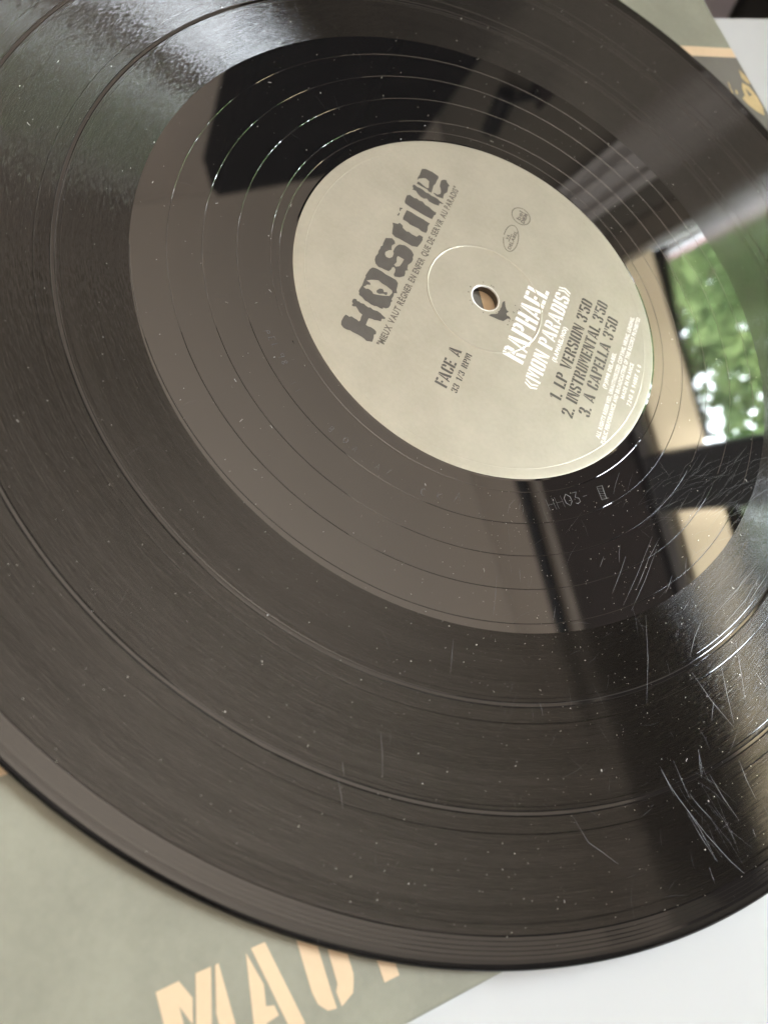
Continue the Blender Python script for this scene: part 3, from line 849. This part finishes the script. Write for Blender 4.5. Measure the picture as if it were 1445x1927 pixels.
# ---- type set from the built-in face: one mesh per printed line
_gl = {}
def glyph(ch, weight):
    if (ch, weight) in _gl:
        return _gl[ch, weight]
    cu = bpy.data.curves.new('g', 'FONT')
    cu.body = ch
    cu.size = 1.0
    cu.offset = weight
    cu.resolution_u = 3
    ob = bpy.data.objects.new('g', cu)
    col.objects.link(ob)
    bpy.context.view_layer.update()
    dg = bpy.context.evaluated_depsgraph_get()
    me = ob.evaluated_get(dg).to_mesh()
    vs = [(v.co.x, v.co.y) for v in me.vertices]
    fs = [tuple(p.vertices) for p in me.polygons]
    ob.evaluated_get(dg).to_mesh_clear()
    bpy.data.objects.remove(ob)
    bpy.data.curves.remove(cu)
    _gl[ch, weight] = (vs, fs)
    return _gl[ch, weight]
CAPH = 0.729
def typeset(text, weight, shear=0.0, track=0.10, space=0.32, thin=1.0):
    """-> verts, faces in a frame with cap height 1"""
    bm = bmesh.new()
    x = 0.0
    for ch in text:
        if ch == ' ':
            x += space
            continue
        vs, fs = glyph(ch, weight)
        x0, x1 = min(v[0] for v in vs), max(v[0] for v in vs)
        g = bmesh.new()
        bv = [g.verts.new(((v[0] - x0) * thin / CAPH, v[1] / CAPH, 0)) for v in vs]
        for f in fs:
            try:
                g.faces.new([bv[i] for i in f])
            except ValueError:
                pass
        w = (x1 - x0) * thin / CAPH
        for v in g.verts:
            v.co.x += x
        tm = bpy.data.meshes.new('t')
        g.to_mesh(tm)
        g.free()
        bm.from_mesh(tm)
        bpy.data.meshes.remove(tm)
        x += w + track
    for v in bm.verts:
        v.co.x += shear * v.co.y
    vs = [(v.co.x, v.co.y) for v in bm.verts]
    bm.verts.index_update()
    fs = [tuple(v.index for v in f.verts) for f in bm.faces]
    bm.free()
    return vs, fs
def line(text, x0, x1, y0, y1, mat, weight=0.02, shear=0.0, gap=0.0, track=0.10, space=0.32, name='lettering', par=lab, z=LZ):
    vs, fs = typeset(text, weight, shear, track, space)
    a, b = min(v[0] for v in vs), max(v[0] for v in vs)
    k = (x1 - x0) / (b - a)
    out = []
    for v in vs:
        X = x0 + (v[0] - a) * k
        Y = y0 + v[1] * (y1 - y0)
        out.append(LX * (X / 1000) + LY * (Y / 1000) + Vector((0, 0, z)))
    me = mesh(name, out, fs)
    me.update()
    bm = bmesh.new()
    bm.from_mesh(me)
    for f in bm.faces:
        if f.normal.z < 0:
            f.normal_flip()
    bm.to_mesh(me)
    bm.free()
    return link(name, me, mat, par)
def _mir(p, w):
    return [(w - x, y) for x, y in p][::-1]
_rc = lambda a, b_, c, d: [(a, b_), (c, b_), (c, d), (a, d)]
_oL = [(.24, 1), (.10, 1), (0, .88), (0, .12), (.10, 0), (.24, 0), (.24, .12), (.20, .15), (.20, .85), (.24, .88)]
_bowl = [(.25, 1), (.42, 1), (.54, .88), (.54, .60), (.42, .48), (.25, .48), (.25, .59), (.32, .60), (.35, .64), (.35, .86), (.32, .89), (.25, .89)]
_bl = [(.24, 0), (.10, 0), (0, .12), (0, .30), (.18, .30), (.18, .15), (.24, .12)]
_tl = [(x, 1 - y) for x, y in _bl][::-1]
STENCIL = {
    'I': [_rc(0, 0, .2, 1)], 'L': [_rc(0, 0, .2, 1), _rc(.25, 0, .48, .16)],
    'E': [_rc(0, 0, .2, 1), _rc(.25, .84, .5, 1), _rc(.25, .42, .43, .57), _rc(.25, 0, .5, .16)],
    'F': [_rc(0, 0, .2, 1), _rc(.25, .84, .5, 1), _rc(.25, .42, .43, .57)],
    'H': [_rc(0, 0, .2, 1), [(.25, .42), (.37, .42), (.37, 0), (.57, 0), (.57, 1), (.37, 1), (.37, .58), (.25, .58)]],
    'T': [_rc(.17, 0, .37, 1), _rc(0, .84, .13, 1), _rc(.41, .84, .54, 1)],
    'A': [[(0, 0), (.11, 0), (.14, .16), (.30, .16), (.30, .28), (.17, .28), (.24, .64), (.24, 1), (.20, 1)], [(.29, 1), (.40, 1), (.62, 0), (.40, 0), (.29, .56)]],
    'R': [_rc(0, 0, .2, 1), _bowl, [(.27, .43), (.42, .43), (.57, 0), (.37, 0)]], 'P': [_rc(0, 0, .2, 1), _bowl],
    'M': [_rc(0, 0, .15, 1), [(.19, 1), (.31, 1), (.385, .62), (.46, 1), (.56, 1), (.42, .18), (.35, .18)], _rc(.60, 0, .80, 1)],
    'N': [_rc(0, 0, .13, 1), [(.17, 1), (.30, 1), (.44, .38), (.44, 0), (.40, 0), (.17, .66)], _rc(.48, 0, .60, 1)],
    'O': [_oL, _mir(_oL, .54)], '0': [_oL, _mir(_oL, .54)],
    'C': [_oL, [(.30, 1), (.42, 1), (.52, .88), (.52, .66), (.34, .66), (.34, .85), (.30, .88)], [(.30, .12), (.34, .15), (.34, .34), (.52, .34), (.52, .12), (.42, 0), (.30, 0)]],
    'D': [_rc(0, 0, .2, 1), [(.25, 1), (.42, 1), (.54, .86), (.54, .14), (.42, 0), (.25, 0), (.25, .12), (.31, .13), (.34, .17), (.34, .83), (.31, .87), (.25, .88)]],
    'S': [[(.24, 1), (.10, 1), (0, .88), (0, .62), (.10, .50), (.30, .42), (.34, .36), (.34, .16), (.29, .12), (.29, 0), (.44, 0), (.54, .12), (.54, .38), (.44, .50), (.24, .58), (.20, .64), (.20, .86), (.24, .88)],
          [(.29, 1), (.44, 1), (.54, .88), (.54, .70), (.36, .70), (.36, .86), (.29, .88)], _bl],
    'U': [[(0, 1), (.2, 1), (.2, .16), (.24, .12), (.24, 0), (.10, 0), (0, .12)], [(.34, 1), (.50, 1), (.50, .12), (.42, 0), (.29, 0), (.29, .12), (.34, .16)]],
    'V': [[(0, 1), (.2, 1), (.30, .40), (.30, 0), (.24, 0)], [(.35, .36), (.45, 1), (.57, 1), (.39, 0), (.35, 0)]],
    '1': [_rc(.12, 0, .32, 1), [(0, .74), (.08, .78), (.08, .96), (0, .86)]],
    '2': [_tl, [(.29, 1), (.42, 1), (.52, .88), (.52, .60), (.24, .20), (.24, 0), (0, 0), (0, .14), (.33, .60), (.33, .85), (.29, .88)], _rc(.29, 0, .54, .18)],
    '3': [_tl, _bl, [(.29, 1), (.42, 1), (.52, .88), (.52, .60), (.44, .50), (.52, .40), (.52, .12), (.42, 0), (.29, 0), (.29, .12), (.33, .15), (.33, .38), (.24, .45), (.24, .55), (.33, .62), (.33, .85), (.29, .88)]],
    '5': [[(0, 1), (.5, 1), (.5, .84), (.18, .84), (.18, .62), (0, .56)], [(.22, .62), (.42, .62), (.52, .50), (.52, .12), (.42, 0), (.29, 0), (.29, .12), (.33, .15), (.33, .46), (.22, .49)], _bl],
    '/': [[(0, 0), (.10, 0), (.36, 1), (.26, 1)]], "'": [[(.03, .68), (.10, .68), (.14, 1), (0, 1)]], '.': [_rc(0, 0, .17, .17)],
    '«': [[(0, .5), (.17, .92), (.27, .92), (.12, .5), (.27, .08), (.17, .08)], [(.22, .5), (.39, .92), (.49, .92), (.34, .5), (.49, .08), (.39, .08)]],
}
STENCIL['»'] = [_mir(p, .49) for p in STENCIL['«']]
def stencil(text, x0, x1, y0, y1, mat, track=0.10, space=0.34, name='lettering'):
    polys, x = [], 0.0
    for ch in text:
        if ch == ' ':
            x += space
            continue
        g = STENCIL[ch]
        for p in g:
            polys.append([(px + x, py) for px, py in p])
        x += max(px for p in g for px, py in p) + track
    w = x - track
    out = [[(x0 + px / w * (x1 - x0), y0 + py * (y1 - y0)) for px, py in p] for p in polys]
    return flat(name, out, LZ, mat, lab, LX, LY)
line('"MIEUX VAUT RÈGNER EN ENFER QUE DE SERVIR AU PARADIS"', -29.8, 29.3, 18.0, 19.7, M['ink_thin'], 0.03, 0.0, 0, 0.15, 0.55)
stencil('FACE A', -31.3, -19.1, 0.25, 3.5, M['ink'], 0.09, 0.5)
stencil('33 1/3 RPM', -31.1, -18.7, -2.5, -0.85, M['ink'], 0.12, 0.5)
stencil('RAPHAEL', -13.2, 13.2, -15.2, -9.2, M['ink_white'])
stencil('«MON PARADIS»', -18.6, 17.7, -21.1, -16.9, M['ink_white'])
line('(RAPHAEL/NOI)', -7.0, 5.3, -23.1, -21.9, M['ink_white'], 0.05, 0.0, 0, 0.12)
stencil("1. LP VERSION 3'50", -17.6, 18.0, -27.6, -24.3, M['ink'], 0.09, 0.42)
stencil("2. INSTRUMENTAL 3'50", -20.4, 20.4, -31.9, -28.6, M['ink'], 0.09, 0.42)
stencil("3. A CAPELLA 3'50", -17.5, 17.1, -36.1, -32.8, M['ink'], 0.09, 0.42)
line('(P)1998 DELABEL', -6.3, 6.3, -38.15, -37.05, M['ink_white'], 0.045, 0, 0, 0.13, 0.5)
line('ALL RIGHTS RESERVED, UNAUTHORIZED COPYING, HIRING, LENDING,', -21.7, 21.3, -40.25, -39.1, M['ink_white'], 0.045, 0, 0, 0.13, 0.5)
line('PUBLIC PERFORMANCE AND BROADCASTING OF THIS RECORD PROHIBITED', -22.5, 22.3, -41.95, -40.8, M['ink_white'], 0.045, 0, 0, 0.13, 0.5)
line('MADE IN FRANCE', -6.3, 6.3, -43.75, -42.65, M['ink_white'], 0.045, 0, 0, 0.13, 0.5)
line('7243 8 94887 6 0', -7.3, 7.1, -45.9, -44.75, M['ink_white'], 0.045, 0, 0, 0.16, 0.7)
# two small emblems
def ringpoly(cx, cy, a, b, w, rot, t0=0.0, t1=6.2832, n=56):
    o_, i_ = [], []
    for k in range(n + 1):
        t = t0 + (t1 - t0) * k / n
        for lst, d in ((o_, w / 2), (i_, -w / 2)):
            x, y = (a + d) * math.cos(t), (b + d) * math.sin(t)
            lst.append((cx + x * math.cos(rot) - y * math.sin(rot), cy + x * math.sin(rot) + y * math.cos(rot)))
    return o_ + i_[::-1]
em1 = flat('emblem', [ringpoly(32.6, -0.3, 2.85, 2.75, 0.26, 0, 0.05, 6.30)], LZ, M['ink_thin'], lab, LX, LY)
line('bel', 30.9, 34.4, -0.55, 0.75, M['ink_thin'], 0.02, 0, 0, 0.1)
line('DIEM', 30.6, 34.5, -1.9, -0.8, M['ink_thin'], 0.05, 0, 0, 0.08)
em2 = flat('emblem', [ringpoly(23.3, -0.1, 4.75, 2.1, 0.24, 0.12, 1.75, 7.85)], LZ, M['ink_thin'], lab, LX, LY)
line('DELABEL', 19.4, 26.7, -1.15, -0.25, M['ink_thin'], 0.03, 0, 0, 0.1)
line('VA', 22.1, 24.0, 0.45, 1.25, M['ink_thin'], 0.04, 0, 0, 0.1)
flat('emblem_rule', [rect(21.7, 0.02, 24.8, 0.24)], LZ, M['ink_thin'], lab, LX, LY)

# ---- scratches and hand-etched run-out marks: hair-thin ribbons on the surface
def ribbons(name, lines, w, z, mat, par, kind=None, jitter=0.0, rnd=None):
    vs, fs = [], []
    for ln in lines:
        pts = [Vector((p[0], p[1])) for p in ln]
        if len(pts) == 2 and jitter:
            m = (pts[0] + pts[1]) / 2
            d = pts[1] - pts[0]
            m += Vector((-d.y, d.x)) * rnd.uniform(-jitter, jitter)
            pts = [pts[0], m, pts[1]]
        n = len(pts)
        b = len(vs)
        for i, p in enumerate(pts):
            d = (pts[min(i + 1, n - 1)] - pts[max(i - 1, 0)])
            d = d.normalized() if d.length > 0 else Vector((1, 0))
            q = Vector((-d.y, d.x)) * (w / 2) * (1.0 if 0 < i < n - 1 else 0.35)
            vs += [((p.x + q.x) / 1000, (p.y + q.y) / 1000, z / 1000), ((p.x - q.x) / 1000, (p.y - q.y) / 1000, z / 1000)]
        for i in range(n - 1):
            fs.append((b + 2 * i, b + 2 * i + 1, b + 2 * i + 3, b + 2 * i + 2))
    me = mesh(name, vs, fs)
    bm = bmesh.new()
    bm.from_mesh(me)
    for f in bm.faces:
        if f.normal.z < 0:
            f.normal_flip()
    bm.to_mesh(me)
    bm.free()
    return link(name, me, mat, par, kind)
rnd = random.Random(21)
SZ = GZ + 0.012
ribbons('scratches', SCRATCHES, 0.06, SZ, M['scratch'], rec, 'stuff', 0.04, rnd)
faint = []
def lerp(a, b, t):
    return (a[0] + (b[0] - a[0]) * t, a[1] + (b[1] - a[1]) * t)
def quad(q, s, t):
    return lerp(lerp(q[0], q[1], s), lerp(q[3], q[2], s), t)
for k in range(100):                            # brushed patch of fine wipe marks by the label
    c = quad([(55.2, -11.9), (86.1, 18.0), (92.7, -0.5), (65.8, -24.3)], rnd.random(), rnd.random())
    a = math.radians(rnd.gauss(68, 12)); ll = rnd.uniform(1.5, 8)
    faint.append([(c[0] - ll * math.cos(a), c[1] - ll * math.sin(a)), (c[0] + ll * math.cos(a), c[1] + ll * math.sin(a))])
for k in range(14):                            # the scuff out on the first track
    c = quad([(93.7, -79.1), (100.7, -69.1), (120.6, -81.9), (111.5, -88.8)], rnd.random(), rnd.random())
    a = math.radians(rnd.gauss(-24, 14)); ll = rnd.uniform(1.5, 7)
    faint.append([(c[0] - ll * math.cos(a), c[1] - ll * math.sin(a)), (c[0] + ll * math.cos(a), c[1] + ll * math.sin(a))])
for k in range(90):                            # loose marks between them
    r = rnd.uniform(58, 143); th = math.radians(rnd.uniform(-62, -5))
    c = (r * math.cos(th), r * math.sin(th)); a = rnd.choice((math.radians(rnd.gauss(75, 20)), th + rnd.gauss(0, 0.4))); ll = rnd.uniform(0.8, 4)
    faint.append([(c[0] - ll * math.cos(a), c[1] - ll * math.sin(a)), (c[0] + ll * math.cos(a), c[1] + ll * math.sin(a))])
for k in range(90):
    r = rnd.uniform(52, 147); th = rnd.uniform(0, 6.28); a = th + rnd.gauss(0, 0.5); ll = rnd.uniform(0.5, 2.5)
    c = (r * math.cos(th), r * math.sin(th))
    faint.append([(c[0] - ll * math.cos(a), c[1] - ll * math.sin(a)), (c[0] + ll * math.cos(a), c[1] + ll * math.sin(a))])
ribbons('fine_scratches', faint, 0.026, SZ - 0.004, M['scratch_faint'], rec, 'stuff', 0.08, rnd)

STROKES = {'H': [[(0, 0), (0, 1)], [(.6, 0), (.6, 1)], [(0, .5), (.6, .5)]], '0': [[(.3, 0), (0, .3), (0, .7), (.3, 1), (.6, .7), (.6, .3), (.3, 0)]],
           '3': [[(0, .95), (.5, .95), (.2, .55), (.5, .4), (.5, .1), (.2, 0), (0, .1)]], '-': [[(.1, .45), (.5, .45)]], 'A': [[(0, 0), (.3, 1), (.6, 0)], [(.12, .4), (.48, .4)]],
           'B': [[(0, 0), (0, 1), (.4, .9), (.4, .6), (0, .5), (.5, .35), (.4, 0), (0, 0)]], 'P': [[(0, 0), (0, 1), (.5, .9), (.5, .6), (0, .5)]], 'E': [[(.5, 0), (0, 0), (0, 1), (.5, 1)], [(0, .5), (.4, .5)]],
           'L': [[(0, 1), (0, 0), (.5, 0)]], '9': [[(.5, .6), (0, .6), (0, 1), (.5, 1), (.5, 0)]], '8': [[(.25, .5), (0, .75), (.25, 1), (.5, .75), (.25, .5), (0, .25), (.25, 0), (.5, .25), (.25, .5)]],
           '1': [[(.2, 0), (.2, 1)]], 'G': [[(.5, .8), (.3, 1), (0, .7), (0, .3), (.3, 0), (.5, .2), (.5, .5), (.3, .5)]], '/': [[(0, 0), (.4, 1)]], 'C': [[(.5, .8), (.3, 1), (0, .7), (0, .3), (.3, 0), (.5, .2)]], 'K': [[(0, 0), (0, 1)], [(.5, 1), (0, .5), (.5, 0)]]}
def etch(text, org, ang, h, step=0.85):
    out = []
    c, s = math.cos(ang), math.sin(ang)
    x = 0
    for ch in text:
        for st in STROKES.get(ch, []):
            out.append([(org[0] + (c * (x + p[0]) - s * p[1]) * h, org[1] + (s * (x + p[0]) + c * p[1]) * h) for p in st])
        x += step
    return out
e1 = etch('HH03-', (42.0, -40.4), math.atan2(9.4, 6.8), 3.0)
e1 += [[(48.9, -26.2), (49.9, -24.9), (52.4, -27.2), (51.6, -28.4), (48.9, -26.2)]] + [[(lerp((48.9, -26.2), (51.6, -28.4), t)), (lerp((49.9, -24.9), (52.4, -27.2), t + 0.12))] for t in (0.15, 0.32, 0.5, 0.68, 0.85)]
ribbons('etched_inscription', e1, 0.16, SZ + 0.004, M['scratch'], rec)
def along(chars, pts, h):
    out = []
    for ch, p in zip(chars, pts):
        out += etch(ch, p, math.atan2(p[1], p[0]) + math.pi / 2, h)
    return out
e2 = along('PEL98', [(-34.6, -49.6), (-32.8, -50.2), (-31.2, -51.0), (-28.8, -52.4), (-27.2, -53.2)], 1.5) + along('11', [(-22.6, -56.2), (-20.8, -56.9)], 1.4)
e2 += along('B0A', [(-9.8, -59.8), (-5.9, -59.8), (-3.1, -60.2)], 1.5) + along('A/', [(3.3, -60.3), (6.1, -59.5)], 1.5) + along('CKA', [(14.8, -58.6), (18.4, -57.0), (21.9, -53.9)], 1.9)
ribbons('etched_inscription', e2, 0.13, SZ + 0.004, M['scratch'], rec)

# ---- dust and lint
rnd = random.Random(99)
vs, fs = [], []
def speck(x, y, z, s):
    b = len(vs)
    for _ in range(5):
        vs.append(((x + rnd.uniform(-s, s)) / 1000, (y + rnd.uniform(-s, s)) / 1000, (z + rnd.uniform(0.0, s)) / 1000))
    fs.extend([(b, b + 1, b + 2), (b + 1, b + 3, b + 4), (b, b + 2, b + 4), (b + 2, b + 3, b)])
for k in range(2000):
    r = math.sqrt(rnd.uniform(50.5 ** 2, 149 ** 2))
    a = rnd.uniform(0, 6.2832)
    speck(r * math.cos(a), r * math.sin(a), GZ + 0.02, abs(rnd.gauss(0, 0.055)) + 0.03 + (0.10 if rnd.random() < 0.08 else 0))
for k in range(900):                            # more of it towards the handled side
    r = rnd.uniform(52, 148); a = math.radians(rnd.gauss(-48, 22))
    speck(r * math.cos(a), r * math.sin(a), GZ + 0.02, abs(rnd.gauss(0, 0.06)) + 0.035)
for k in range(70):                             # lint
    r = rnd.uniform(52, 148); a = rnd.uniform(0, 6.28); t = rnd.uniform(0, 6.28); ll = rnd.uniform(0.3, 1.1)
    x, y = r * math.cos(a), r * math.sin(a)
    b = len(vs)
    for q in range(4):
        t += rnd.uniform(-0.4, 0.4)
        for s in (-1, 1):
            vs.append(((x - s * 0.04 * math.sin(t)) / 1000, (y + s * 0.04 * math.cos(t)) / 1000, (GZ + 0.05 + 0.02 * q) / 1000))
        x += ll / 3 * math.cos(t); y += ll / 3 * math.sin(t)
    for q in range(3):
        fs.append((b + 2 * q, b + 2 * q + 1, b + 2 * q + 3, b + 2 * q + 2))
du = link('dust', mesh('dust', vs, fs), M['dust'])
tag(du, 'pale dust specks and lint lying on the black record', 'dust', kind='stuff')
